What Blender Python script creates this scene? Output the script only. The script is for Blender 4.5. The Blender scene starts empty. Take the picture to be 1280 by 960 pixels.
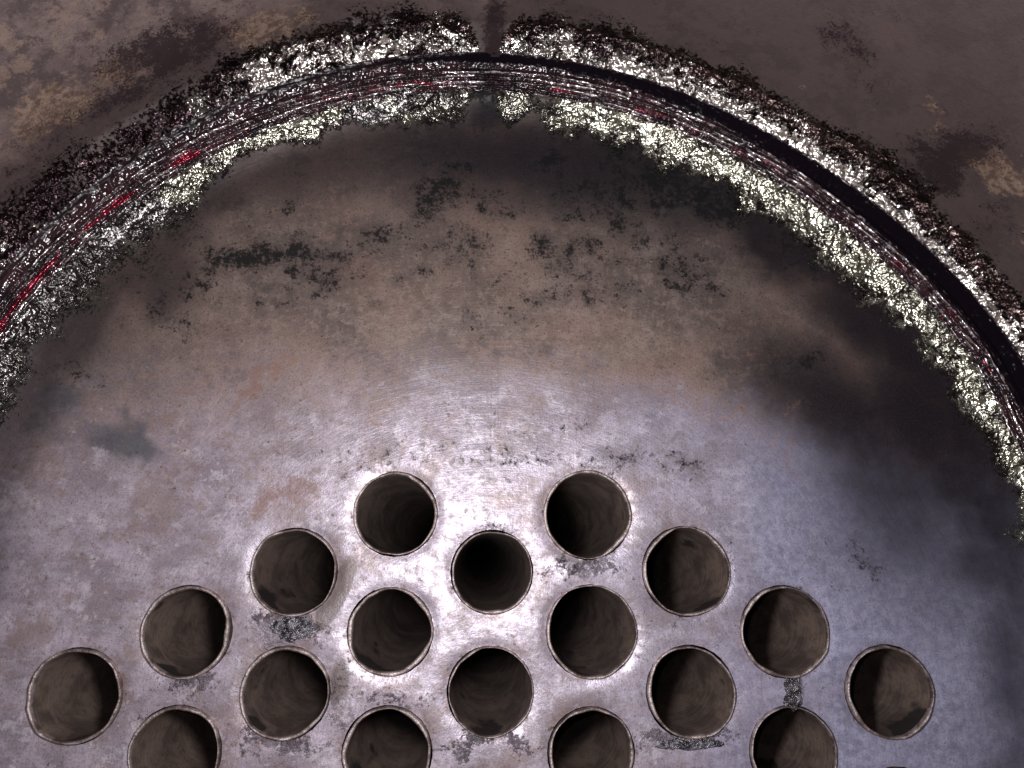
import bpy, math, random
import numpy as np
from mathutils import Matrix, Vector
from mathutils.geometry import delaunay_2d_cdt

S = bpy.context.scene
COL = S.collection
# ---------------------------------------------------------------- camera, light, exposure
# Local frame of the vessel: x right, y up, z out of the tube sheet towards the viewer (metres).
BASE = Matrix.Rotation(math.pi / 2, 4, 'X')            # stands the tube sheet upright in the world
F = 1000.0                                             # focal length in photo pixels (1280 wide)
ANG = (.2020, -.0416, .0130)
CAMLOC = Vector((-.0093, -.0205, .5031))
def rot(a, b, c):
    return (Matrix.Rotation(a, 3, 'X') @ Matrix.Rotation(b, 3, 'Y') @ Matrix.Rotation(c, 3, 'Z'))
ROT = rot(*ANG)
cam = bpy.data.cameras.new('camera'); cam_ob = bpy.data.objects.new('camera', cam); COL.objects.link(cam_ob)
cam.sensor_width = 36; cam.lens = 36 * F / 1280; cam.clip_start = .01; cam.clip_end = 50
cam_ob.matrix_world = BASE @ (Matrix.Translation(CAMLOC) @ ROT.to_4x4())
S.camera = cam_ob
w = bpy.data.worlds.new('World'); S.world = w; w.use_nodes = True
bg = w.node_tree.nodes['Background']; bg.inputs[0].default_value = (.55, .6, .75, 1); bg.inputs[1].default_value = .006
S.view_settings.view_transform = 'Standard'; S.view_settings.look = 'None'
S.view_settings.exposure = 0; S.view_settings.gamma = 1
S.render.engine = 'CYCLES'
def lamp(name, loc, power, size, colour):
    L = bpy.data.lights.new(name, 'POINT'); L.energy = power; L.shadow_soft_size = size; L.color = colour
    o = bpy.data.objects.new(name, L); COL.objects.link(o); o.location = BASE @ Vector(loc); return o
lamp('inspection_lamp', (-.026, -.026, .325), 6.0, .018, (1, .965, .98))
lamp('phone_flash', (-.022, -.012, .500), 1.6, .004, (.93, .93, 1))

# ---------------------------------------------------------------- measuring helpers
def ray(u, v):
    d = ROT @ Vector(((u - 640) / F, -(v - 480) / F, -1)); return d
def at(u, v, z=0.0):
    d = ray(u, v); t = (z - CAMLOC.z) / d.z; p = CAMLOC + d * t
    return p.x, p.y
CX, CY = -.0066, -.0525          # centre of the vessel
RP = .3370                       # where the sheet meets the weld
ZP = .0100                       # height of the built-up toe of the weld there
RB = .3545                       # where the weld meets the shell
ZS = .0260                       # height at which it does
RS = .3670                       # inner radius of the shell above its flared foot
def atshell(u, v):
    d = ray(u, v); ox, oy = CAMLOC.x - CX, CAMLOC.y - CY
    a = d.x**2 + d.y**2; b = 2 * (ox * d.x + oy * d.y); c = ox**2 + oy**2 - RS**2
    t = (-b + math.sqrt(b * b - 4 * a * c)) / (2 * a); p = CAMLOC + d * t
    return math.atan2(p.y - CY, p.x - CX), p.z

# ---------------------------------------------------------------- numpy noise
def _h(ix, iy, iz, seed):
    n = (ix * 374761393 + iy * 668265263 + iz * 2147483647 + seed * 1274126177) & 0xffffffff
    n = ((n ^ (n >> 13)) * 1274126177) & 0xffffffff
    n = ((n ^ (n >> 16)) * 2246822519) & 0xffffffff
    return ((n ^ (n >> 15)) & 0xffff) / 65535.0
def vnoise(x, y, z=0.0, seed=0):
    x, y, z = np.broadcast_arrays(np.asarray(x, float), y, z)
    ix, iy, iz = (np.floor(q).astype(np.int64) for q in (x, y, z))
    fx, fy, fz = x - ix, y - iy, z - iz
    fx, fy, fz = (q * q * q * (q * (q * 6 - 15) + 10) for q in (fx, fy, fz))
    r = 0
    for a in (0, 1):
        for b in (0, 1):
            for c in (0, 1):
                r = r + _h(ix + a, iy + b, iz + c, seed) * (fx if a else 1 - fx) * (fy if b else 1 - fy) * (fz if c else 1 - fz)
    return r
def fbm(x, y, z=0.0, seed=0, octaves=4, rough=.5):
    a, s, t, f = 1, 0, 0, 1.0
    for o in range(octaves):
        s = s + a * vnoise(np.asarray(x) * f + 17.3 * o, np.asarray(y) * f + 9.1 * o, np.asarray(z) * f, seed + o); t += a; a *= rough; f *= 2.03
    return s / t
def sstep(a, b, x):
    t = np.clip((x - a) / (b - a), 0, 1); return t * t * (3 - 2 * t)
def blobs(x, y, lst, to=at):
    r = np.zeros_like(x)
    for (u, v, ru, rv, ang, amp) in lst:
        cx, cy = to(u, v); s = 1 / 1988.0
        c, sn = math.cos(math.radians(ang)), math.sin(math.radians(ang))
        dx, dy = x - cx, y - cy
        p, q = (dx * c + dy * sn) / (ru * s), (-dx * sn + dy * c) / (rv * s)
        r = np.maximum(r, amp * np.exp(-.7 * (p * p + q * q) ** 1.25))
    return r

def bulge(deg):                                         # the vessel is a little out of round on its right side
    d = (np.asarray(deg, float) + 180) % 360 - 180
    return np.interp(d, [-70, -30, 0, 14, 26, 37, 46, 54, 62], [0, .010, .018, .0185, .0165, .0095, .0040, .0010, 0])

# ---------------------------------------------------------------- object helpers
def mesh(name, verts, faces, mat, parent, attrs=None, smooth=True, base=None):
    me = bpy.data.meshes.new(name)
    me.from_pydata([tuple(v) for v in np.asarray(verts).tolist()], [], faces)
    if smooth: me.polygons.foreach_set('use_smooth', [True] * len(me.polygons))
    for k, a in (attrs or {}).items():
        at_ = me.attributes.new(k, 'FLOAT_COLOR', 'POINT'); at_.data.foreach_set('color', np.asarray(a, np.float32).ravel())
    me.materials.append(mat); me.update()
    o = bpy.data.objects.new(name, me); COL.objects.link(o); o.parent = parent
    if base is not None: o.location = base
    return o
def gridfaces(n, m, wrap):
    f = []
    for i in range(n if wrap else n - 1):
        j = (i + 1) % n
        for k in range(m - 1): f.append((i * m + k, i * m + k + 1, j * m + k + 1, j * m + k))
    return f

# ---------------------------------------------------------------- node helper
class N:
    def __init__(s, name):
        s.m = bpy.data.materials.new(name); s.m.use_nodes = True; s.t = s.m.node_tree; s.t.nodes.clear()
        s.out = s.n('ShaderNodeOutputMaterial'); s.b = s.n('ShaderNodeBsdfPrincipled'); s.l(s.b.outputs[0], s.out.inputs[0])
        s.co = s.n('ShaderNodeTexCoord').outputs['Object']
    def n(s, t): return s.t.nodes.new(t)
    def l(s, a, b): s.t.links.new(a, b)
    def put(s, sock, v):
        if isinstance(v, bpy.types.NodeSocket): s.l(v, sock)
        elif isinstance(v, (tuple, list)) and sock.type == 'RGBA' and len(v) == 3: sock.default_value = (*v, 1)
        else: sock.default_value = v
    def ma(s, op, a, b=0.0, c=0.0, clamp=False):
        k = s.n('ShaderNodeMath'); k.operation = op; k.use_clamp = clamp
        s.put(k.inputs[0], a); s.put(k.inputs[1], b); s.put(k.inputs[2], c); return k.outputs[0]
    def noise(s, scale, detail=5, rough=.6, vec=None, dist=0, off=0):
        k = s.n('ShaderNodeTexNoise'); k.inputs['Scale'].default_value = scale; k.inputs['Detail'].default_value = detail
        k.inputs['Roughness'].default_value = rough; k.inputs['Distortion'].default_value = dist
        v = vec or s.co
        if off: v = s.map(v, (1, 1, 1), (off, off * .7, off * 1.3))
        s.l(v, k.inputs['Vector']); return k.outputs[0]
    def vor(s, scale, vec=None, feature='F1', rand=1):
        k = s.n('ShaderNodeTexVoronoi'); k.inputs['Scale'].default_value = scale; k.feature = feature
        k.inputs['Randomness'].default_value = rand
        s.l(vec or s.co, k.inputs['Vector']); return k.outputs['Distance']
    def map(s, v, scale, loc=(0, 0, 0), rot=(0, 0, 0)):
        k = s.n('ShaderNodeMapping'); k.inputs['Scale'].default_value = scale; k.inputs['Location'].default_value = loc
        k.inputs['Rotation'].default_value = rot; s.l(v, k.inputs['Vector']); return k.outputs[0]
    def ramp(s, x, a, b, lo=0.0, hi=1.0):
        k = s.n('ShaderNodeMapRange'); k.interpolation_type = 'SMOOTHSTEP'
        for i, v in zip((1, 2, 3, 4), (a, b, lo, hi)): s.put(k.inputs[i], v)
        s.put(k.inputs[0], x); return k.outputs[0]
    def mix(s, f, a, b):
        k = s.n('ShaderNodeMix'); k.data_type = 'RGBA'
        s.put(k.inputs[0], f); s.put(k.inputs[6], a); s.put(k.inputs[7], b); return k.outputs[2]
    def attr(s, name):
        k = s.n('ShaderNodeAttribute'); k.attribute_name = name; q = s.n('ShaderNodeSeparateColor'); s.l(k.outputs['Color'], q.inputs[0])
        return q.outputs[0], q.outputs[1], q.outputs[2], k.outputs['Alpha']
    def bump(s, h, dist, strength=1.0, normal=None):
        k = s.n('ShaderNodeBump'); s.put(k.inputs['Height'], h); s.put(k.inputs['Distance'], dist); s.put(k.inputs['Strength'], strength)
        if normal is not None: s.l(normal, k.inputs['Normal'])
        return k.outputs[0]
    def set(s, **kw):
        for k, v in kw.items(): s.put(s.b.inputs[k.replace('_', ' ')], v)
        return s.m

def thr(n, a, noise, amt, lo, hi):           # soft stain outline: coverage plus noise, thresholded
    return n.ramp(n.ma('ADD', a, n.ma('MULTIPLY', n.ma('SUBTRACT', noise, .5), amt)), lo, hi)

# ---------------------------------------------------------------- materials
def mat_sheet():
    n = N('tube_sheet_steel')
    soot, rust, zone, crust = n.attr('stain_tone_a'); gloss, dark, blue, rub = n.attr('stain_tone_b'); tint, patch, hot, _ = n.attr('stain_c')
    sp = n.n('ShaderNodeSeparateXYZ'); n.l(n.map(n.co, (1, 1, 1), (0, .13, 0)), sp.inputs[0])
    cb = n.n('ShaderNodeCombineXYZ')                                 # arcs left by wiping the sheet round and round
    n.l(n.ma('MULTIPLY', n.ma('SQRT', n.ma('ADD', n.ma('POWER', sp.outputs[0], 2), n.ma('POWER', sp.outputs[1], 2))), 620), cb.inputs[0])
    n.l(n.ma('MULTIPLY', n.ma('ARCTAN2', sp.outputs[1], sp.outputs[0]), 9), cb.inputs[1])
    br = n.noise(1, 5, .7, vec=cb.outputs[0])
    big = n.noise(9, 6, .6); mid = n.noise(38, 7, .68, off=3); fine = n.noise(170, 6, .7, off=7); grain = n.noise(900, 3, .6)
    sw = n.noise(1, 6, .65, vec=n.map(n.co, (30, 85, 30), rot=(0, 0, .12)), dist=.6)         # wiping marks
    hair = n.noise(1, 4, .7, vec=n.map(n.co, (900, 14, 100)))
    c = n.mix(n.ramp(mid, .38, .62), (.215, .180, .215), (.38, .33, .395))                   # pale lower steel
    c = n.mix(n.ramp(sw, .48, .70, 0, .8), c, (.44, .41, .47))
    c = n.mix(n.ramp(fine, .53, .64, 0, .6), c, (.15, .12, .115))
    c = n.mix(n.ramp(n.noise(480, 5, .78, off=41), .54, .64, 0, .6), c, (.10, .080, .078))
    c = n.mix(n.ramp(n.noise(75, 9, .8, off=43), .52, .58, 0, .55), c, (.17, .13, .125))
    c = n.mix(n.ramp(n.noise(60, 9, .78, off=47), .54, .60, 0, .6), c, (.48, .45, .50))
    c = n.mix(n.ramp(n.noise(22, 9, .76, off=13), .50, .60, 0, .6), c, (.20, .145, .135))
    up = n.mix(n.ramp(big, .4, .62), (.108, .083, .074), (.205, .140, .115))
    up = n.mix(n.ramp(mid, .45, .66, 0, .5), up, (.235, .185, .165))
    up = n.mix(n.ramp(fine, .48, .62, 0, .65), up, (.225, .165, .145))
    up = n.mix(n.ramp(n.noise(520, 5, .75, off=5), .54, .66, 0, .75), up, (.028, .024, .025))
    up = n.mix(n.ramp(n.noise(26, 8, .75, off=15), .53, .62, 0, .55), up, (.050, .042, .042))
    c = n.mix(n.ma('MULTIPLY', thr(n, tint, mid, .5, -.05, 1.15), .9), c, n.mix(n.ramp(fine, .35, .65), (.21, .215, .32), (.34, .345, .48)))
    c = n.mix(n.ramp(br, .52, .66, 0, .35), c, (.17, .145, .15))
    z = thr(n, zone, n.ma('ADD', n.ma('MULTIPLY', mid, .5), n.ma('MULTIPLY', fine, .5)), 1.5, .05, .95)
    c = n.mix(z, c, up)
    c = n.mix(n.ma('MULTIPLY', thr(n, blue, mid, .8, .3, .8), .75), c, (.055, .065, .075))
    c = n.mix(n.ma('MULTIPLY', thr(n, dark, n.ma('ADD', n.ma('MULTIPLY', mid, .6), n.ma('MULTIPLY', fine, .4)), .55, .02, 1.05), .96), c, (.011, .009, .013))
    r = thr(n, rust, n.ma('ADD', n.ma('MULTIPLY', fine, .5), n.ma('MULTIPLY', n.noise(500, 5, .75, off=63), .5)), 3.0, .35, .85)
    c = n.mix(n.ma('MULTIPLY', r, .6), c, n.mix(mid, (.13, .062, .045), (.23, .13, .10)))
    c = n.mix(n.ma('MULTIPLY', thr(n, rub, mid, .5, .35, .55), .85), c, (.10, .075, .07))
    sx = n.n('ShaderNodeSeparateXYZ'); n.l(n.co, sx.inputs[0])       # two scribed layout lines running up from the middle tube
    ln = n.ma('MINIMUM', n.ma('ABSOLUTE', n.ma('SUBTRACT', sx.outputs[0], -.0012)), n.ma('ABSOLUTE', n.ma('SUBTRACT', sx.outputs[0], .0032)))
    ln = n.ma('MULTIPLY', n.ramp(ln, .0005, .0001), n.ma('MULTIPLY', n.ramp(sx.outputs[1], .012, .03), n.ramp(sx.outputs[1], .115, .07)))
    c = n.mix(n.ma('MULTIPLY', ln, n.ramp(fine, .35, .6, .15, .6)), c, (.10, .085, .085))
    sfine = n.ma('ADD', n.ma('MULTIPLY', fine, .55), n.ma('MULTIPLY', n.noise(520, 5, .75, off=11), .45))
    sfine = n.ma('ADD', n.ma('MULTIPLY', sfine, .66), n.ma('MULTIPLY', n.noise(95, 9, .78, off=17), .34))
    so = thr(n, n.ma('MULTIPLY', soot, 1.35), sfine, 7.5, .42, 1.15)
    c = n.mix(n.ma('MULTIPLY', soot, .38), c, (.030, .028, .028))
    c = n.mix(n.ramp(grain, .52, .66, 0, .35), c, (.05, .042, .042))
    c = n.mix(n.ma('MULTIPLY', so, .95), c, (.011, .011, .012))
    spk = n.noise(430, 3, .7, off=19)
    g = thr(n, gloss, n.ma('ADD', n.ma('MULTIPLY', spk, .6), n.ma('MULTIPLY', mid, .4)), 2.2, .34, .62)
    g = n.ma('MULTIPLY', g, n.ramp(gloss, .04, .14))
    clus = n.noise(70, 4, .6, off=29)
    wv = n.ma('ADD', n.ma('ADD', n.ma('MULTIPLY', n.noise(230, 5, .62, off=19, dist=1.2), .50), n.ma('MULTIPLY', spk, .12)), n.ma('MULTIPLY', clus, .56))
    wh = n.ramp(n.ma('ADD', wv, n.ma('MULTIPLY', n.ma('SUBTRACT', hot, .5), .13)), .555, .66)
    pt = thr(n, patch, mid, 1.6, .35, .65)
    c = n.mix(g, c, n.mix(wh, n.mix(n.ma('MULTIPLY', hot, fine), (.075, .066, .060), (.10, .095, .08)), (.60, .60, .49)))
    c = n.mix(n.ma('MULTIPLY', g, pt), c, n.mix(n.ramp(fine, .4, .6), (.045, .042, .040), (.17, .16, .155)))

    cr = thr(n, crust, n.ma('ADD', n.ma('MULTIPLY', fine, .5), n.ma('MULTIPLY', spk, .5)), 2.4, .25, .85)
    c = n.mix(n.ma('MULTIPLY', cr, .65), c, n.mix(n.ramp(fine, .4, .6), (.05, .045, .052), (.20, .18, .21)))
    wet = n.ma('MAXIMUM', g, cr)
    # metal shows where neither oxide, dust nor soot covers it
    met = n.ma('MULTIPLY', n.ma('SUBTRACT', 1, n.ma('MULTIPLY', z, .40)), n.ramp(sw, .35, .65, .14, .42))
    met = n.ma('MULTIPLY', met, n.ma('SUBTRACT', 1, n.ma('MAXIMUM', so, dark, clamp=True)), clamp=True)
    film = n.ma('MAXIMUM', r, n.ramp(n.noise(75, 9, .8, off=43), .50, .57), clamp=True)
    film = n.ma('MAXIMUM', film, n.ma('MULTIPLY', n.ramp(fine, .52, .60), .7))
    met = n.ma('MULTIPLY', met, n.ma('SUBTRACT', 1, n.ma('MULTIPLY', film, .72)))
    ro = n.ma('ADD', n.ramp(fine, .3, .7, .32, .46), n.ma('MULTIPLY', z, .02))
    ro = n.ma('SUBTRACT', ro, n.ma('MULTIPLY', n.ma('ADD', n.ma('MULTIPLY', g, .9), n.ma('MULTIPLY', cr, .7), clamp=True), n.ma('SUBTRACT', ro, .20)))
    met = n.ma('MAXIMUM', met, n.ma('MULTIPLY', g, .97))
    # relief
    h = n.ma('ADD', n.ma('MULTIPLY', grain, .18), n.ma('MULTIPLY', fine, .5))
    h = n.ma('ADD', h, n.ma('MULTIPLY', n.ma('ADD', hair, n.ma('MULTIPLY', br, 3.0)), .12))
    nb = n.bump(h, n.ma('MULTIPLY', .00045, n.ma('SUBTRACT', 1, n.ma('MULTIPLY', wet, .8))))
    lump = n.ma('ADD', n.ma('MULTIPLY', n.noise(190, 4, .5, off=21, dist=.8), .95), n.ma('MULTIPLY', n.noise(130, 2, .5, off=23), 1.1))
    lump = n.ma('ADD', lump, n.ma('MULTIPLY', n.noise(800, 1, .4, off=27), .05))
    film = n.ramp(n.noise(45, 4, .6, off=53), .38, .62, .35, 1.15)
    nb = n.bump(n.ma('MULTIPLY', n.ma('MULTIPLY', lump, wet), film), .0024, 1.0, nb)
    return n.set(Base_Color=c, Metallic=met, Roughness=ro, Normal=nb, Specular_IOR_Level=n.ma('SUBTRACT', .5, n.ma('MULTIPLY', n.ma('MAXIMUM', so, dark, clamp=True), .47)))

def mat_weld():
    n = N('wet_weld_metal')
    dark, red, tb, _ = n.attr('weld_a'); k = n.n('ShaderNodeAttribute'); k.attribute_name = 'polar'; pol = k.outputs['Vector']
    fine = n.noise(1, 3, .6, vec=n.map(pol, (150, 480, 1))); mid = n.noise(55, 5, .6)
    c = n.mix(n.ramp(mid, .4, .6), (.010, .005, .007), (.028, .010, .014))
    rd = thr(n, red, n.noise(1, 4, .65, vec=n.map(pol, (34, 240, 1), (3, 7, 0))), 4.2, .66, 1.0)
    c = n.mix(rd, c, (.30, .018, .045))
    c = n.mix(dark, c, (.005, .0035, .0055))
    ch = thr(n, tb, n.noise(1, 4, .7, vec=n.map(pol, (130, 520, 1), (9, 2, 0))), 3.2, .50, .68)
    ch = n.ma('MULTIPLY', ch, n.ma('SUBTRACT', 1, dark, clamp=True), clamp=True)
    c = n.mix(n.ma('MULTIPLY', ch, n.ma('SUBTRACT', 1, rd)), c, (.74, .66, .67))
    h = n.ma('ADD', n.noise(1, 1, .4, vec=n.map(pol, (85, 400, 1))), n.ma('MULTIPLY', n.noise(1, 1, .4, vec=n.map(pol, (520, 420, 1), (5, 5, 0))), .35))
    nb = n.bump(h, n.ma('SUBTRACT', .0014, n.ma('MULTIPLY', dark, .0008)))
    met = n.ma('MULTIPLY', n.ma('MAXIMUM', ch, rd), n.ma('SUBTRACT', .9, n.ma('MULTIPLY', dark, .8)), clamp=True)
    return n.set(Base_Color=c, Metallic=met, Roughness=n.ma('ADD', .13, n.ma('MULTIPLY', dark, .42)), Specular_IOR_Level=n.ma('SUBTRACT', .5, n.ma('MULTIPLY', dark, .62), clamp=True), Normal=nb, Coat_Normal=nb,
                 Coat_Weight=n.ma('MULTIPLY', .35, n.ma('SUBTRACT', 1, dark, clamp=True), clamp=True), Coat_Roughness=.16)

def mat_shell():
    n = N('shell_plate_oxide')
    soot, tan, spk, dark = n.attr('stain_tone_a')
    big = n.noise(10, 6, .62, off=4); mid = n.noise(48, 7, .68, off=9); fine = n.noise(210, 6, .7, off=1)
    c = n.mix(n.ramp(big, .38, .62), (.105, .076, .072), (.190, .138, .126))
    c = n.mix(n.ramp(mid, .46, .68, 0, .5), c, (.20, .155, .145))
    c = n.mix(n.ramp(fine, .5, .7, 0, .45), c, (.21, .17, .165))
    c = n.mix(n.ramp(n.noise(30, 8, .75, off=33), .54, .64, 0, .6), c, (.060, .042, .044))
    c = n.mix(n.ramp(n.noise(500, 4, .7, off=6), .56, .68, 0, .6), c, (.06, .045, .045))
    c = n.mix(n.ramp(n.noise(42, 10, .8, off=51), .49, .56, 0, .75), c, (.050, .034, .035))
    c = n.mix(n.ramp(n.noise(28, 10, .8, off=57), .54, .60, 0, .6), c, (.21, .145, .115))
    c = n.mix(n.ma('MULTIPLY', thr(n, dark, mid, .8, .2, .9), .85), c, (.050, .034, .034))
    c = n.mix(n.ma('MULTIPLY', thr(n, tan, n.ma('ADD', n.ma('MULTIPLY', mid, .5), n.ma('MULTIPLY', n.noise(140, 8, .8, off=61), .5)), 3.6, .48, .75), .8), c, n.mix(n.ramp(fine, .4, .6), (.085, .052, .038), (.24, .165, .12)))
    so = thr(n, n.ma('MULTIPLY', soot, 1.3), n.ma('ADD', n.ma('MULTIPLY', mid, .3), n.ma('ADD', n.ma('MULTIPLY', fine, .3), n.ma('MULTIPLY', n.noise(700, 5, .8, off=3), .4))), 7.0, .45, .95)
    c = n.mix(n.ma('MULTIPLY', so, .9), c, (.026, .018, .020))
    g = thr(n, spk, n.ma('ADD', n.ma('MULTIPLY', n.noise(430, 3, .7, off=19), .6), n.ma('MULTIPLY', mid, .4)), 2.6, .34, .50)
    pa, hot, _, _ = n.attr('stain_c')
    g = n.ma('MULTIPLY', g, n.ramp(spk, .04, .14))
    pt = thr(n, pa, mid, 1.6, .35, .65)
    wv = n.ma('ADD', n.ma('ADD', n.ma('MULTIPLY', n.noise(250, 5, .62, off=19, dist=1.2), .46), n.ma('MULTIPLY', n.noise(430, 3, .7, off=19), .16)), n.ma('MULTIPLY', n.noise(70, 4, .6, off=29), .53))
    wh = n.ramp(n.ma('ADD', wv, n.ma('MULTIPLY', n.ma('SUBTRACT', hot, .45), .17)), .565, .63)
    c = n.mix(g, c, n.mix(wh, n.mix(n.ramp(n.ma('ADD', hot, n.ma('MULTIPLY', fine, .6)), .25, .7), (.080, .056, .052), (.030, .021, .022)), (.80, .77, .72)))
    c = n.mix(n.ma('MULTIPLY', g, pt), c, (.035, .022, .026))

    nb = n.bump(n.ma('ADD', n.ma('MULTIPLY', fine, .6), n.ma('MULTIPLY', n.noise(800, 3), .25)), n.ma('SUBTRACT', .0009, n.ma('MULTIPLY', g, .0007)))
    lump = n.ma('ADD', n.ma('MULTIPLY', n.noise(200, 4, .5, off=21, dist=.8), 1.05), n.ma('MULTIPLY', n.noise(130, 2, .5, off=23), 1.2))
    lump = n.ma('ADD', lump, n.ma('MULTIPLY', n.noise(800, 1, .4, off=27), .08))
    film = n.ramp(n.noise(45, 4, .6, off=53), .38, .62, .45, 1.15)
    nb = n.bump(n.ma('MULTIPLY', n.ma('MULTIPLY', lump, g), film), .0027, 1.0, nb)
    return n.set(Base_Color=c, Metallic=n.ma('MULTIPLY', g, .95), Roughness=n.ma('SUBTRACT', .62, n.ma('MULTIPLY', g, .46)), Normal=nb,
                 Specular_IOR_Level=n.ma('SUBTRACT', .5, n.ma('MULTIPLY', n.ma('MAXIMUM', so, soot, clamp=True), .5)))

def mat_bore():
    n = N('tube_bore_scale')
    mid = n.noise(40, 6, .65, vec=n.map(n.co, (1, 1, .5))); fine = n.noise(300, 5, .7)
    rings = n.noise(1, 4, .6, vec=n.map(n.co, (25, 25, 420)))
    c = n.mix(n.ramp(mid, .38, .62), (.075, .054, .046), (.175, .126, .104))
    c = n.mix(n.ramp(fine, .52, .68, 0, .6), c, (.05, .038, .035))
    c = n.mix(n.ramp(rings, .5, .7, 0, .35), c, (.21, .16, .14))
    s = n.attr('soot')[0]
    c = n.mix(n.ma('MULTIPLY', thr(n, s, mid, 1.2, .4, .6), .9), c, (.014, .012, .012))
    nb = n.bump(n.ma('ADD', n.ma('MULTIPLY', fine, .7), n.ma('MULTIPLY', rings, .5)), .0006)
    return n.set(Base_Color=c, Roughness=.6, Normal=nb, Metallic=.15)

def mat_rim():
    n = N('tube_end_metal')
    mid = n.noise(90, 6, .65); fine = n.noise(500, 4, .7)
    c = n.mix(n.ramp(mid, .4, .6), (.13, .095, .085), (.44, .37, .36))
    c = n.mix(n.ramp(fine, .54, .66, 0, .75), c, (.09, .07, .065))
    nb = n.bump(n.ma('ADD', fine, mid), .0007)
    return n.set(Base_Color=c, Metallic=.55, Roughness=.42, Normal=nb)

def mat_crust(name, a, b, ro):
    n = N(name)
    f = n.noise(260, 5, .65)
    c = n.mix(n.ramp(f, .42, .6), a, b)
    nb = n.bump(n.ma('ADD', f, n.ma('MULTIPLY', n.vor(420), .5)), .0028)
    return n.set(Base_Color=c, Metallic=.5, Roughness=ro, Normal=nb, Coat_Weight=.5, Coat_Roughness=.15, Coat_Normal=nb)

M_SHEET, M_WELD, M_SHELL, M_BORE, M_RIM = mat_sheet(), mat_weld(), mat_shell(), mat_bore(), mat_rim()
M_CRUST = mat_crust('glossy_black_crust', (.03, .027, .032), (.24, .23, .26), .24)

# ---------------------------------------------------------------- the vessel
root = bpy.data.objects.new('heat_exchanger', None); COL.objects.link(root)
root.matrix_world = BASE; root.empty_display_size = .1
root['label'] = 'open end of a steel heat exchanger, stained tube sheet inside a glistening ring weld'
root['category'] = 'heat exchanger'

# tubes: photo centre and width of each tube end
TUBES = [(494,642,104),(735,643,108),(366,715,108),(615,715,102),(859,714,108),(231,790,113),(487,790,107),(740,790,112),(983,790,109),
         (91,871,117),(355,867,112),(613,865,107),(865,866,110),(1114,865,108),(217,943,114),(483,943,112),(740,943,108),(994,942,108)]
tubes = []
for (u, v, wd) in TUBES:
    x, y = at(u, v, .0025); x1, _ = at(u + 10, v, .0025)
    tubes.append((x, y, wd / 2 * (x1 - x) / 10))
DX = .07 * .8660254
for r, cs in ((5, (-4, -2, 0, 2, 4)), (6, (-3, -1, 1, 3)), (7, (-2, 0, 2))):        # next rows, just below the frame
    for c in cs: tubes.append((c * DX + .0005, -r * .035, .0268))
TX = np.array(tubes)

# --- tube sheet: flat disc with a real hole for every tube
SOOT = [(300,318,62,30,18,.8),(372,322,55,22,5,.75),(432,335,30,26,0,.6),(262,350,30,22,30,.6),(215,392,34,40,50,.45),(470,300,45,28,20,.55),
        (548,248,45,32,0,.75),(500,290,40,26,20,.5),(575,305,45,26,0,.55),(565,215,50,22,0,.5),(690,318,20,26,0,.62),(715,312,12,26,0,.55),
        (735,350,26,16,0,.5),(790,325,50,18,15,.5),(860,335,26,40,20,.6),(690,370,60,14,0,.45),(650,392,50,14,0,.42),(760,240,40,26,0,.6),
        (840,230,70,40,-20,.8),(900,250,60,50,-20,.75),(790,200,60,30,0,.6),(700,230,50,26,0,.4),(950,200,50,50,0,.7),(1000,300,60,60,0,.5),(640,345,70,16,0,.42),(600,360,60,12,0,.38),(760,372,40,16,0,.5),(1005,455,22,9,0,.6),(610,130,20,30,0,.9),(625,215,10,30,0,.4),
        (180,350,40,20,40,.35),(275,425,26,14,0,.35),(230,290,26,24,0,.4),(90,470,30,20,0,.4),(350,250,40,18,20,.25),(880,350,60,18,-10,.5),
        (920,420,60,10,-10,.3),(560,160,60,12,-5,.35),(800,160,60,10,-10,.35),(660,572,70,18,0,.42),(770,580,60,22,0,.46),(850,590,50,16,-10,.4),(700,520,70,12,0,.28),(560,560,40,12,0,.3),(480,575,40,10,10,.35),(390,560,50,14,10,.28),
        (1085,690,10,26,0,.5),(1030,700,30,30,0,.35),(730,700,46,12,10,.45),(900,690,20,40,0,.3),(830,770,40,10,0,.3),(615,657,34,5,0,.4)]
RUST = [(760,468,160,20,-4,.50),(880,500,90,24,-22,.50),(965,560,60,22,-35,.45),(690,459,50,8,0,.6),(560,440,120,24,4,.4),(440,345,80,26,10,.62),(380,385,60,30,20,.35),(322,490,14,38,-35,.85),(350,455,10,20,-35,.7),(385,480,10,10,0,.6),(300,520,26,12,20,.5),(330,632,18,14,0,1.1),(370,626,40,18,0,.8),(450,578,40,9,10,.6),(790,590,90,22,0,.42),(420,700,20,10,0,.4),(640,540,60,10,0,.35),
        (300,612,14,10,0,.6),(680,462,50,9,-8,.45),(790,484,80,12,-10,.4),(920,430,90,30,-15,.45),(930,500,70,14,-25,.4),(450,265,110,50,5,.42),
        (655,275,60,30,0,.42),(285,150,60,20,0,.3),(130,330,60,30,30,.25),(510,480,60,8,0,.4),(560,470,60,8,10,.4),(990,575,40,12,-25,.4),
        (1140,760,60,50,0,.25),(870,640,50,16,0,.3),(465,735,20,12,0,.4),(120,905,50,30,0,.35),(520,700,30,16,0,.35),(700,620,10,40,0,.3),
        (690,720,30,18,20,.5),(905,900,40,18,20,.5),(1035,860,20,60,0,.4),(270,840,20,50,10,.35),(345,700,20,10,0,.4),(60,330,40,60,0,.3)]
CRUST = [(365,787,38,18,0,.75),(240,848,36,20,0,.75),(992,866,12,20,0,.9),(862,928,52,9,0,.75),(430,885,26,44,20,.38),(610,925,50,12,0,.5),
         (220,905,46,5,0,.3),(340,930,46,16,0,.5),(735,712,48,8,0,.45),(495,876,46,10,0,.42)]
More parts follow.
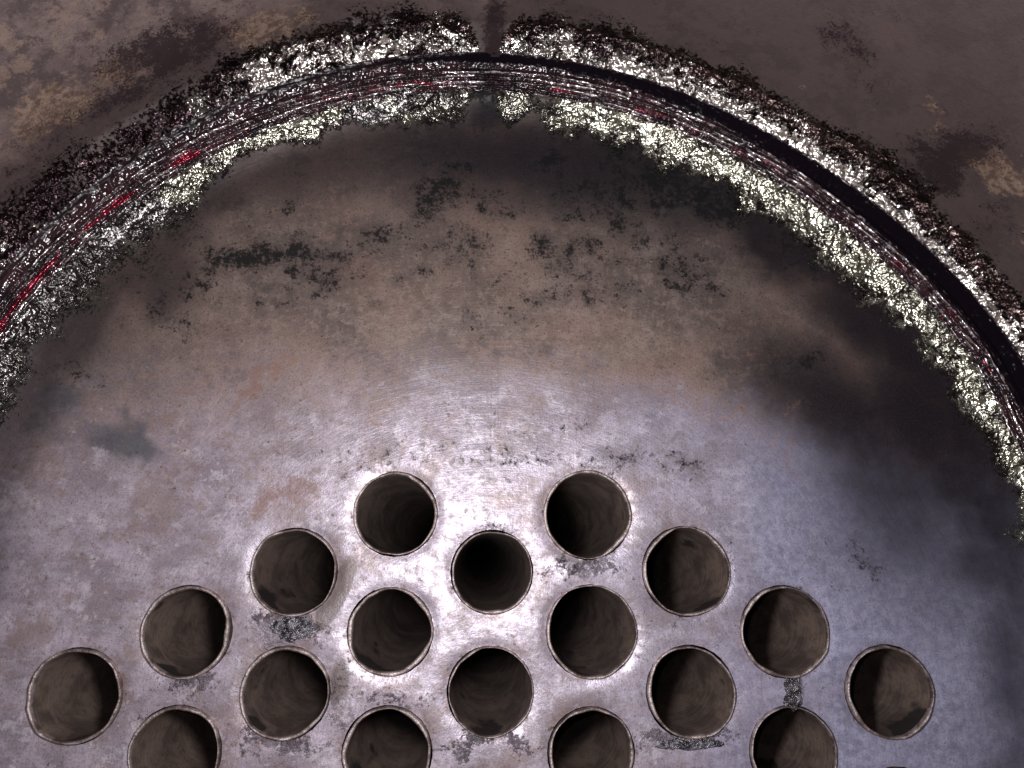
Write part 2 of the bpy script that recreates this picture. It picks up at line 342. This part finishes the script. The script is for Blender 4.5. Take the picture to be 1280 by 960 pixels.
BLUE = [(150,545,60,24,-10,.9),(70,505,40,30,0,.7),(50,540,50,20,0,.5),(390,375,30,12,0,.4)]
DARK = [(1262,800,44,150,0,.75),(1225,650,60,70,-70,.85),(620,190,330,60,0,.5),(120,400,90,50,50,.55),(330,205,90,40,25,.5),(915,215,100,42,-35,1.0),(850,260,46,50,0,.75),(980,300,90,60,-40,1.0),(1080,400,110,55,-48,.95),(1170,480,70,90,-55,1.0),(1210,590,70,90,-62,.95),  # broad darker patches over the right and top of the sheet
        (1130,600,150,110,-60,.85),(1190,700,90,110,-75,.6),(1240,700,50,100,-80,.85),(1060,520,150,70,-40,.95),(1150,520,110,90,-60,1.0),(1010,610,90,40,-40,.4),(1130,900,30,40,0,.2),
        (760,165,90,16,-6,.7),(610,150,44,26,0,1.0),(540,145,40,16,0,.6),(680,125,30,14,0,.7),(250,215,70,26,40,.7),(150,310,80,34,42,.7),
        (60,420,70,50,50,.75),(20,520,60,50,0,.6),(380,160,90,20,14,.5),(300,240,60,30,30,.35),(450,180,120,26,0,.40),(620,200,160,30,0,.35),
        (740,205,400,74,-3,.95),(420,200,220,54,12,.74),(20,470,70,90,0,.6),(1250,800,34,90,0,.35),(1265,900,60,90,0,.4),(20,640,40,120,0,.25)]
RUB = [(420,742,13,48,-25,.95),(425,850,15,40,-4,.6)]

_r = random.Random(12)
for _ in range(46):                                     # loose broken band of small soot flecks
    u_ = _r.uniform(200, 930); SOOT.append((u_, 318 + _r.gauss(0, 38) - .00016 * (u_ - 600) ** 2 * -1, _r.uniform(8, 26), _r.uniform(6, 20), _r.uniform(-40, 40), _r.uniform(.4, .62)))
for _ in range(26):
    SOOT.append((_r.uniform(680, 1010), _r.uniform(170, 300), _r.uniform(10, 34), _r.uniform(8, 26), _r.uniform(-50, 10), _r.uniform(.45, .75)))
for _ in range(40):                                     # rust brown flecks scattered over the paler steel
    RUST.append((_r.uniform(150, 1020), _r.uniform(500, 660), _r.uniform(6, 26), _r.uniform(4, 12), _r.uniform(-20, 20), _r.uniform(.35, .6)))

def sheet():
    rng = np.random.default_rng(3)
    pts, edges = [], []
    def loop(cx, cy, r, n, wob=0):
        i0 = len(pts)
        for k in range(n):
            a = 2 * math.pi * k / n; rr = r + (float(bulge(math.degrees(a))) if wob else 0)
            pts.append((cx + rr * math.cos(a), cy + rr * math.sin(a)))
        edges.extend((i0 + k, i0 + (k + 1) % n) for k in range(n))
    HR = .0007
    for x, y, r in tubes: loop(x, y, r + HR, 72)
    loop(CX, CY, RP + .004, 720, 1)
    step = .0026
    gx, gy = np.meshgrid(np.arange(-.355, .375, step), np.arange(-.20, .30, step)); gx, gy = gx.ravel(), gy.ravel()
    gx = gx + rng.uniform(-.3, .3, gx.size) * step; gy = gy + rng.uniform(-.3, .3, gy.size) * step
    cx2, cy2 = np.meshgrid(np.arange(-.36, .38, .015), np.arange(-.42, -.205, .015))
    gx = np.r_[gx, cx2.ravel()]; gy = np.r_[gy, cy2.ravel()]
    ok = np.hypot(gx - CX, gy - CY) - bulge(np.degrees(np.arctan2(gy - CY, gx - CX))) < RP + .002
    for x, y, r in tubes: ok &= np.hypot(gx - x, gy - y) > r + HR + .0010
    gx, gy = gx[ok], gy[ok]
    for x, y, r in tubes:                                   # a close ring of points round each hole
        for rr in (.0016, .0030):
            for k in range(72):
                a = 2 * math.pi * (k + .5) / 72; pts.append((x + (r + rr) * math.cos(a), y + (r + rr) * math.sin(a)))
    allp = [Vector(p) for p in pts] + [Vector(p) for p in zip(gx.tolist(), gy.tolist())]
    vs, _, fs, *_ = delaunay_2d_cdt(allp, edges, [], 1, 1e-6, False)
    V = np.array([(v.x, v.y) for v in vs])
    T = np.array([f for f in fs if len(f) == 3])
    cen = V[T].mean(1); keep = np.hypot(cen[:, 0] - CX, cen[:, 1] - CY) - bulge(np.degrees(np.arctan2(cen[:, 1] - CY, cen[:, 0] - CX))) < RP + .0045
    for x, y, r in tubes: keep &= np.hypot(cen[:, 0] - x, cen[:, 1] - y) > r + HR - .0002
    T = T[keep]
    a, b, c = V[T[:, 0]], V[T[:, 1]], V[T[:, 2]]
    flip = np.cross(b - a, c - a) < 0; T[flip] = T[flip][:, ::-1]
    x, y = V[:, 0], V[:, 1]
    th = np.arctan2(y - CY, x - CX); r = np.hypot(x - CX, y - CY) - bulge(np.degrees(th))
    dt = np.full(len(x), 9.0)
    for tx, ty, tr in tubes: dt = np.minimum(dt, np.hypot(x - tx, y - ty) - tr)
    nz = fbm(x * 28, y * 28, 0, 5); nf = fbm(x * 110, y * 110, 0, 9)
    wx, wy = x + (fbm(x * 45, y * 45, 0, 31) - .5) * .03, y + (fbm(x * 45, y * 45, 0, 37) - .5) * .03
    soot = np.maximum(blobs(wx, wy, SOOT), .9 * np.clip(nf - .35, 0, 1) * np.exp(-(dt / .0022) ** 2))
    rust = np.maximum(blobs(wx, wy, RUST), .45 * np.exp(-(dt / .006) ** 2))
    # boundary between the brown upper oxide and the pale lower steel, an arc above the tubes
    bl_ = [at(u, v) for u, v in [(-200, 560), (0, 550), (200, 525), (400, 500), (560, 478), (700, 470), (850, 492), (960, 525), (1060, 560), (1160, 590), (1260, 620), (1400, 660)]]
    yb = np.interp(x, [p[0] for p in bl_], [p[1] for p in bl_])
    soft = np.interp(x, [-.3, -.1, .05, .12, .3], [.10, .055, .028, .022, .05])
    zone = np.clip(.5 + .5 * (y - yb + (nz - .5) * .03) / soft, 0, 1)
    crust = blobs(wx, wy, CRUST)
    # spattered, wet looking band beside the weld; its width changes along the arc
    deg = np.degrees(th)
    wid = np.interp(deg, [-10, 10, 30, 45, 60, 72, 80, 84, 88, 91, 95, 101, 112, 120, 127, 134, 142, 150, 170],
                         [.018, .020, .026, .028, .032, .030, .026, .020, .020, .010, .030, .020, .014, .012, .024, .044, .038, .028, .03])
    wid0 = wid
    wid = wid * (.28 + 1.02 * fbm(deg * .45, 0, 0, 77, 4))
    gloss = np.clip((deg - 0) / 22, 0, 1) ** .6 * sstep(1.55, .2, (RP - r) / wid) * np.interp(deg, [-10, 75, 78, 82, 90, 91, 95, 120, 135, 150, 160, 175], [1, 1, .75, 1, .9, .3, 1, 1, .75, .85, .9, .8])
    gloss *= 1 - .9 * blobs(x, y, [(608, 125, 16, 50, 0, 1.1), (680, 125, 24, 18, 0, 1.0), (560, 120, 10, 14, 0, .7)])
    drip = blobs(x, y, [(540, 150, 14, 16, 0, .6), (690, 150, 12, 16, 0, .7), (180, 290, 40, 14, 40, .6)])
    gloss = np.clip(np.maximum(gloss, drip), 0, 1)
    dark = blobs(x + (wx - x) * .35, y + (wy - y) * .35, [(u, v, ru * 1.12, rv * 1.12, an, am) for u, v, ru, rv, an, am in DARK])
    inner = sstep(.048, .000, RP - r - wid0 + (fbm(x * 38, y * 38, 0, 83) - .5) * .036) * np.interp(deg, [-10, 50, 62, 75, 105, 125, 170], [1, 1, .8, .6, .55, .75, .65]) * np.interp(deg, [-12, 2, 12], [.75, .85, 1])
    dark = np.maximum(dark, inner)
    blue = blobs(wx, wy, BLUE)
    rub = blobs(x, y, RUB)
    tl = [at(u, v)[0] for u, v in [(700, 700), (900, 700), (1050, 700), (1400, 700)]]
    tint = np.interp(x + (nz - .5) * .1, tl, [0, .5, .95, 1])
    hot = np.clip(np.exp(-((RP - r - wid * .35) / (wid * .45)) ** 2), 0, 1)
    patch = np.interp(deg, [-10, 40, 60, 80, 90, 102, 112, 128, 134, 170], [.12, .15, .15, .35, .5, .5, .2, .5, .9, .7])
    patch = np.clip(patch + .8 * (fbm(deg * .35, r * 60, 0, 55, 3) - .5), 0, 1)
    # relief: dished towards each hole, raised spatter beside the weld
    z = ZP * np.clip(1 - (RP - r) / .023, 0, 1) ** 1.5 - .0010 * np.exp(-(dt / .0035) ** 2) + .0006 * (nz - .5) + gloss * .0020 * (nf - .35) + crust * .0016 * nf
    one = np.ones_like(x)
    verts = np.c_[x, y, z]
    return mesh('tube_sheet', verts, T.tolist(), M_SHEET, root,
                {'stain_tone_a': np.c_[soot, rust, zone, crust], 'stain_tone_b': np.c_[gloss, dark, blue, rub], 'stain_c': np.c_[tint, patch, hot, one]})
plate = sheet()
plate['label'] = 'round steel tube sheet with lavender grey metal around the holes and brown sooty oxide above'

# --- angular stations: dense over the visible arc
def stations(fine):
    a, out = -14.0, []
    while a < 194: out.append(a); a += fine
    while a < 346: out.append(a); a += 2.0
    return np.radians(np.array(out))

# --- ring weld
def weld():
    th = stations(.15); m = 44
    t = np.linspace(0, 1, m)
    TH, TT = np.meshgrid(th, t, indexing='ij')
    deg = np.degrees(TH); c, s = np.cos(TH), np.sin(TH)
    arc = TH * .345
    edge0 = (fbm(deg * .5, 1, 0, 3, 4) - .5) * .004 * (1 - TT); 
    r = RP - .0006 + edge0 * .5 + (RB - RP + .0008) * TT
    z = ZP - .0004 + (ZS - ZP) * TT ** 1.2
    # weld passes: long ridges whose height and position wander along the arc
    h = 0; crest = np.zeros_like(TT)
    for i, (pos, wd_, am) in enumerate([(.05, .035, .0012), (.16, .04, .0022), (.29, .045, .0030), (.43, .045, .0028), (.56, .04, .0020), (.94, .05, .0004)]):
        p = pos + .09 * (fbm(deg * .12, i, 0, 40 + i, 3) - .5)
        amp = am * .75 * (.35 + 1.3 * fbm(deg * .35, i * 3, 0, 60 + i, 3))
        h = h + amp * np.exp(-((TT - p) / wd_) ** 2)
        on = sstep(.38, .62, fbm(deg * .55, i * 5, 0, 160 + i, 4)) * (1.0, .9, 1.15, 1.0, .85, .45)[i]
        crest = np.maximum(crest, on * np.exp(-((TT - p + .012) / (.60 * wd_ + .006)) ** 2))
    rip = fbm(deg * 2.6 + TT * 5, TT * 9, 0, 81, 3) - .5
    lum = fbm(deg * 5.5, TT * 16, 0, 91, 3) - .5
    lo = np.interp(deg, [-14, 40, 60, 75, 90, 110, 194], [.42, .46, .58, .66, .74, .80, .80]) + .06 * (fbm(deg * .4, 3, 0, 71, 3) - .5)
    lo = lo + .10 * (fbm(deg * 2.2, 3, 0, 73, 4) - .5)
    calm = sstep(0, .05, TT - lo) * (1 - sstep(.95, 1.0, TT)) * np.interp(deg, [-14, 80, 92, 105, 130, 194], [1, 1, .95, .7, .6, .6])
    h = h + (rip * .0020 + lum * .0014) * (1 - .93 * calm)
    # push out along the mean normal of the fillet
    nr, nz_ = -.72, .69
    r = r + nr * h + bulge(deg); z = z + nz_ * h
    verts = np.stack([CX + r * c, CY + r * s, z], -1).reshape(-1, 3)
    seamd = np.exp(-((deg - 89.3) / 2.2) ** 2); dark = np.clip(calm * (.85 + .35 * fbm(deg * 3, TT * 14, 0, 76, 3)) + .6 * seamd, 0, 1)
    red = (np.exp(-((TT - .27) / .09) ** 2)) * np.interp(deg, [-14, 20, 50, 62, 75, 90, 100, 112, 125, 140, 150, 165, 194], [.4, .45, .5, .75, .5, .5, .6, .6, .95, .6, 1, .9, .7])
    o = mesh('weld_bead', verts, gridfaces(len(th), m, True), M_WELD, root,
             {'weld_a': np.stack([dark, red, crest, calm * 0], -1).reshape(-1, 4), 'polar': np.stack([arc, TT * .021, arc * 0, arc * 0], -1).reshape(-1, 4)})
    o['label'] = 'dark ring weld with wet maroon ridges and white glints'
    return o
weld()

# --- shell wall
def shell():
    th = stations(.25)
    zz = np.r_[np.arange(ZS - .002, .075, .0014), np.arange(.075, .30, .004), np.arange(.30, .62, .02)]
    TH, ZZ = np.meshgrid(th, zz, indexing='ij')
    deg = np.degrees(TH); arc = TH * RS
    A = [(u, v, *rest) for (u, v, *rest) in [
        (225,62,90,34,5,.95),(150,115,80,26,10,.7),(380,25,60,26,0,.35),(30,220,60,40,0,.5),(330,80,60,18,10,.55),(200,180,80,20,30,.55),(60,160,40,30,0,.4),
        (1180,200,46,60,0,1.0),(1150,240,30,30,0,.9),(1060,60,50,20,0,.6),(700,12,60,14,0,.3),(1080,110,40,20,0,.3),(1230,280,30,40,0,.4),(900,70,60,20,0,.25)]]
    B = [(55,135,70,36,0,.95),(160,90,60,24,10,.8),(120,110,60,24,0,.5),(340,35,80,34,5,.85),(290,25,40,14,0,.5),(1165,150,26,18,0,.7),(1240,225,50,34,-20,.95),(1170,300,20,20,0,.4),(1010,110,40,8,0,.4),(1270,300,30,60,0,.4),(30,30,100,20,0,.3)]
    def bl(lst):
        r = np.zeros_like(TH)
        wob = (fbm(arc * 45, ZZ * 45, 0, 13) - .5) * .03
        for (u, v, ru, rv, an, am) in lst:
            a0, z0 = atshell(u, v); k = max(.12, .503 - z0) / .503 / 1988
            # radial pixels map to depth along the wall, tangential ones to arc length
            rad = np.angle(np.exp(1j * (TH - a0))) * RS + wob; dz = ZZ - z0 + wob * .6
            r = np.maximum(r, am * np.exp(-.7 * ((rad / (ru * k)) ** 2 + (dz / (rv * k * 1.3)) ** 2) ** 1.2))
        return r
    soot, tan = bl(A), bl(B)
    dz = ZZ - ZS
    wid = np.interp(deg, [-14, 10, 30, 45, 60, 70, 80, 87, 90, 93, 100, 110, 120, 128, 140, 150, 165, 194],
                         [.02, .02, .022, .028, .028, .026, .028, .026, .003, .024, .030, .024, .022, .020, .026, .024, .02, .02])
    wid = wid * (.6 + .8 * fbm(deg * .3, 5, 0, 12, 3))
    spk = sstep(1.7, .1, dz / (wid * .85)) * np.interp(deg, [-14, 88.5, 90, 91.5, 112, 120, 140, 150, 194], [1, 1, .0, 1, 1, .6, .55, .85, .9])
    soot = np.maximum(soot, 1.2 * np.exp(-(((deg - 89.2) * math.pi / 180 * RS) / .009) ** 2) * np.exp(-np.maximum(dz, 0) / .06))
    dark = np.clip(np.exp(-((dz - wid) / .03) ** 2) * np.interp(deg, [-14, 40, 70, 90, 110, 150, 194], [1, 1, .75, .5, .8, 1, .9])
                   + np.interp(deg, [-14, 20, 60, 85, 95, 194], [1, 1, .92, .55, .1, 0]), 0, 1)  # dark oxide film, plus light falloff towards the right painted into the colour
    rr = RB + (RS - RB) * np.clip((ZZ - ZS + .002) / .017, 0, 1) ** .85 * 1.0 - spk * .0018 * fbm(arc * 300, ZZ * 300, 0, 44, 3) + .0012 * (fbm(arc * 14, ZZ * 14, 0, 19) - .5)
    patch = np.interp(deg, [-14, 50, 75, 95, 110, 118, 125, 140, 150, 194], [.1, .15, .3, .3, .15, .4, .95, .9, .4, .3])
    patch = np.clip(patch + .8 * (fbm(deg * .35, ZZ * 60, 0, 58, 3) - .5), 0, 1)
    # longitudinal seam at the crown of the shell
    seam = np.exp(-(((deg - 89.2 + .8 * (fbm(ZZ * 60, 0, 0, 5) - .5)) * math.pi / 180 * RS) / .006) ** 2)
    spk = spk * (1 - np.clip(1.3 * seam, 0, 1))
    rr = rr - .0012 * seam + bulge(deg)
    verts = np.stack([CX + rr * np.cos(TH), CY + rr * np.sin(TH), ZZ], -1).reshape(-1, 3)
    o = mesh('shell_wall', verts, [f[::-1] for f in gridfaces(len(th), len(zz), True)], M_SHELL, root,
             {'stain_tone_a': np.stack([soot, tan, spk, np.maximum(dark, seam)], -1).reshape(-1, 4), 'stain_c': np.stack([patch, np.interp(deg, [-14, 60, 95, 194], [1.0, 1.0, .75, .7]) * np.exp(-(np.maximum(dz, 0) / (wid * np.interp(deg, [-14, 60, 95, 194], [.24, .26, .5, .5]))) ** 2), patch, patch], -1).reshape(-1, 4)})
    o['label'] = 'curved brown stained shell wall outside the ring weld'
    return o
shell()

# --- tubes: bore with a separate lip
def make_tube(i, x, y, r):
    rng = random.Random(i * 7 + 1)
    n = 96; prot = .0022 + rng.uniform(-.0004, .0010); wall = .0015 + rng.uniform(-.0002, .0004)
    a = np.linspace(0, 2 * np.pi, n, endpoint=False)
    wob = (fbm(np.cos(a) * 1.3 + i * 5, np.sin(a) * 1.3, 0, 6, 3) - .5) * .0024
    lip = (fbm(np.cos(a) * 4 + i * 5, np.sin(a) * 4, 0, 8, 4) - .5)
    th_ = wall * (1 + 1.7 * (fbm(np.cos(a) * 1.3 + i * 3, np.sin(a) * 1.3, 0, 16, 2) - .5))
    def ring(rad, z): return np.c_[rad * np.cos(a), rad * np.sin(a), np.broadcast_to(z, a.shape)]
    # lip profile, outside to inside
    pr = [(0, -.010), (0, prot * .45), (.10, prot * .85), (.35, prot * 1.0), (.62, prot * 1.0), (.88, prot * .8), (1.0, prot * .3), (1.04, -.0012)]
    rows = [ring(r + wob - th_ * k, z + (lip * .0012 if z > 0 else 0)) for k, z in pr]
    V = np.stack(rows, 1).reshape(-1, 3)
    t = bpy.data.objects.new('tube', None)
    # bore
    zs = [-.0010, -.003, -.006, -.010, -.016, -.024, -.034, -.046, -.06, -.08, -.105, -.135, -.17, -.22, -.30, -.6, -1.2, -3.0]
    bw = r - wall * 1.02
    B = np.stack([ring(bw + wob * math.exp(z / .03) - (th_ - wall) * math.exp(z / .008), z) for z in zs], 1)
    soot = np.zeros(B.shape[:2]); A2, Z2 = np.meshgrid(a, np.array(zs), indexing='ij')
    soot += .75 * np.exp(-(np.angle(np.exp(1j * (A2 - math.radians(rng.choice([225, 240, 262, 275, 300])))))/ rng.uniform(.25, .6)) ** 2) * np.exp(Z2 / rng.uniform(.02, .06))
    soot += 1.1 * np.clip(fbm(np.cos(A2) * 1.6 + i * 9, np.sin(A2) * 1.6, Z2 * 28, 23, 4) - .34, 0, 1)      # patchy soot
    sc = np.stack([soot, soot * 0, soot * 0, soot * 0 + 1], -1).reshape(-1, 4)
    m = len(zs); B[:, -1, :2] *= .02
    o = mesh('tube', B.reshape(-1, 3), gridfaces(n, m, True), M_BORE, root, {'soot': sc}, base=(x, y, 0))
    rim = mesh('rim', V, gridfaces(n, len(pr), True), M_RIM, o)
    bpy.data.objects.remove(t)
    return o
TLAB = {0: 'left tube of the two in the top row', 1: 'right tube of the two in the top row', 3: 'central tube with torn black flecks above its rim',
        9: 'tube farthest left, its bore lit on the upper left', 13: 'tube farthest right, with a clean stretch of sheet beyond it'}
for i, (x, y, r) in enumerate(tubes):
    o = make_tube(i, x, y, r)
    if i in TLAB: o['label'] = TLAB[i]

# --- raised glossy residue lumps between tubes
def residue(u, v, ru, rv, ang, h, seed, lab=None):
    x0, y0 = at(u, v); s = 1 / 1988.; n, m = 64, 14
    V = []
    for k in range(n):
        a = 2 * math.pi * k / n
        e = .75 + .5 * float(fbm(math.cos(a) * 2.2 + seed, math.sin(a) * 2.2, 0, seed, 3))
        for j in range(m):
            q = (j + .02) / (m - 1); px, py = ru * s * q * e * math.cos(a), rv * s * q * e * math.sin(a)
            c, sn = math.cos(math.radians(ang)), math.sin(math.radians(ang))
            px, py = px * c - py * sn, px * sn + py * c
            f = float(fbm((x0 + px) * 330, (y0 + py) * 330, 0, seed, 3))
            z = h * (1 - q ** 2) * (.2 + 1.6 * f) - .0006 * q
            V.append((px, py, z))
    o = mesh('residue_lump', V, gridfaces(n, m, True), M_CRUST, plate, base=(x0, y0, 0))
    if lab: o['label'] = lab
residue(366, 787, 34, 15, 0, .0024, 3, 'glossy black residue between a tube and the tube below it')
residue(992, 867, 13, 20, 0, .0026, 7, 'narrow wet residue bridge between two tubes on the right')
residue(862, 930, 44, 8, 0, .0022, 11, 'shiny crust hanging under a tube rim')
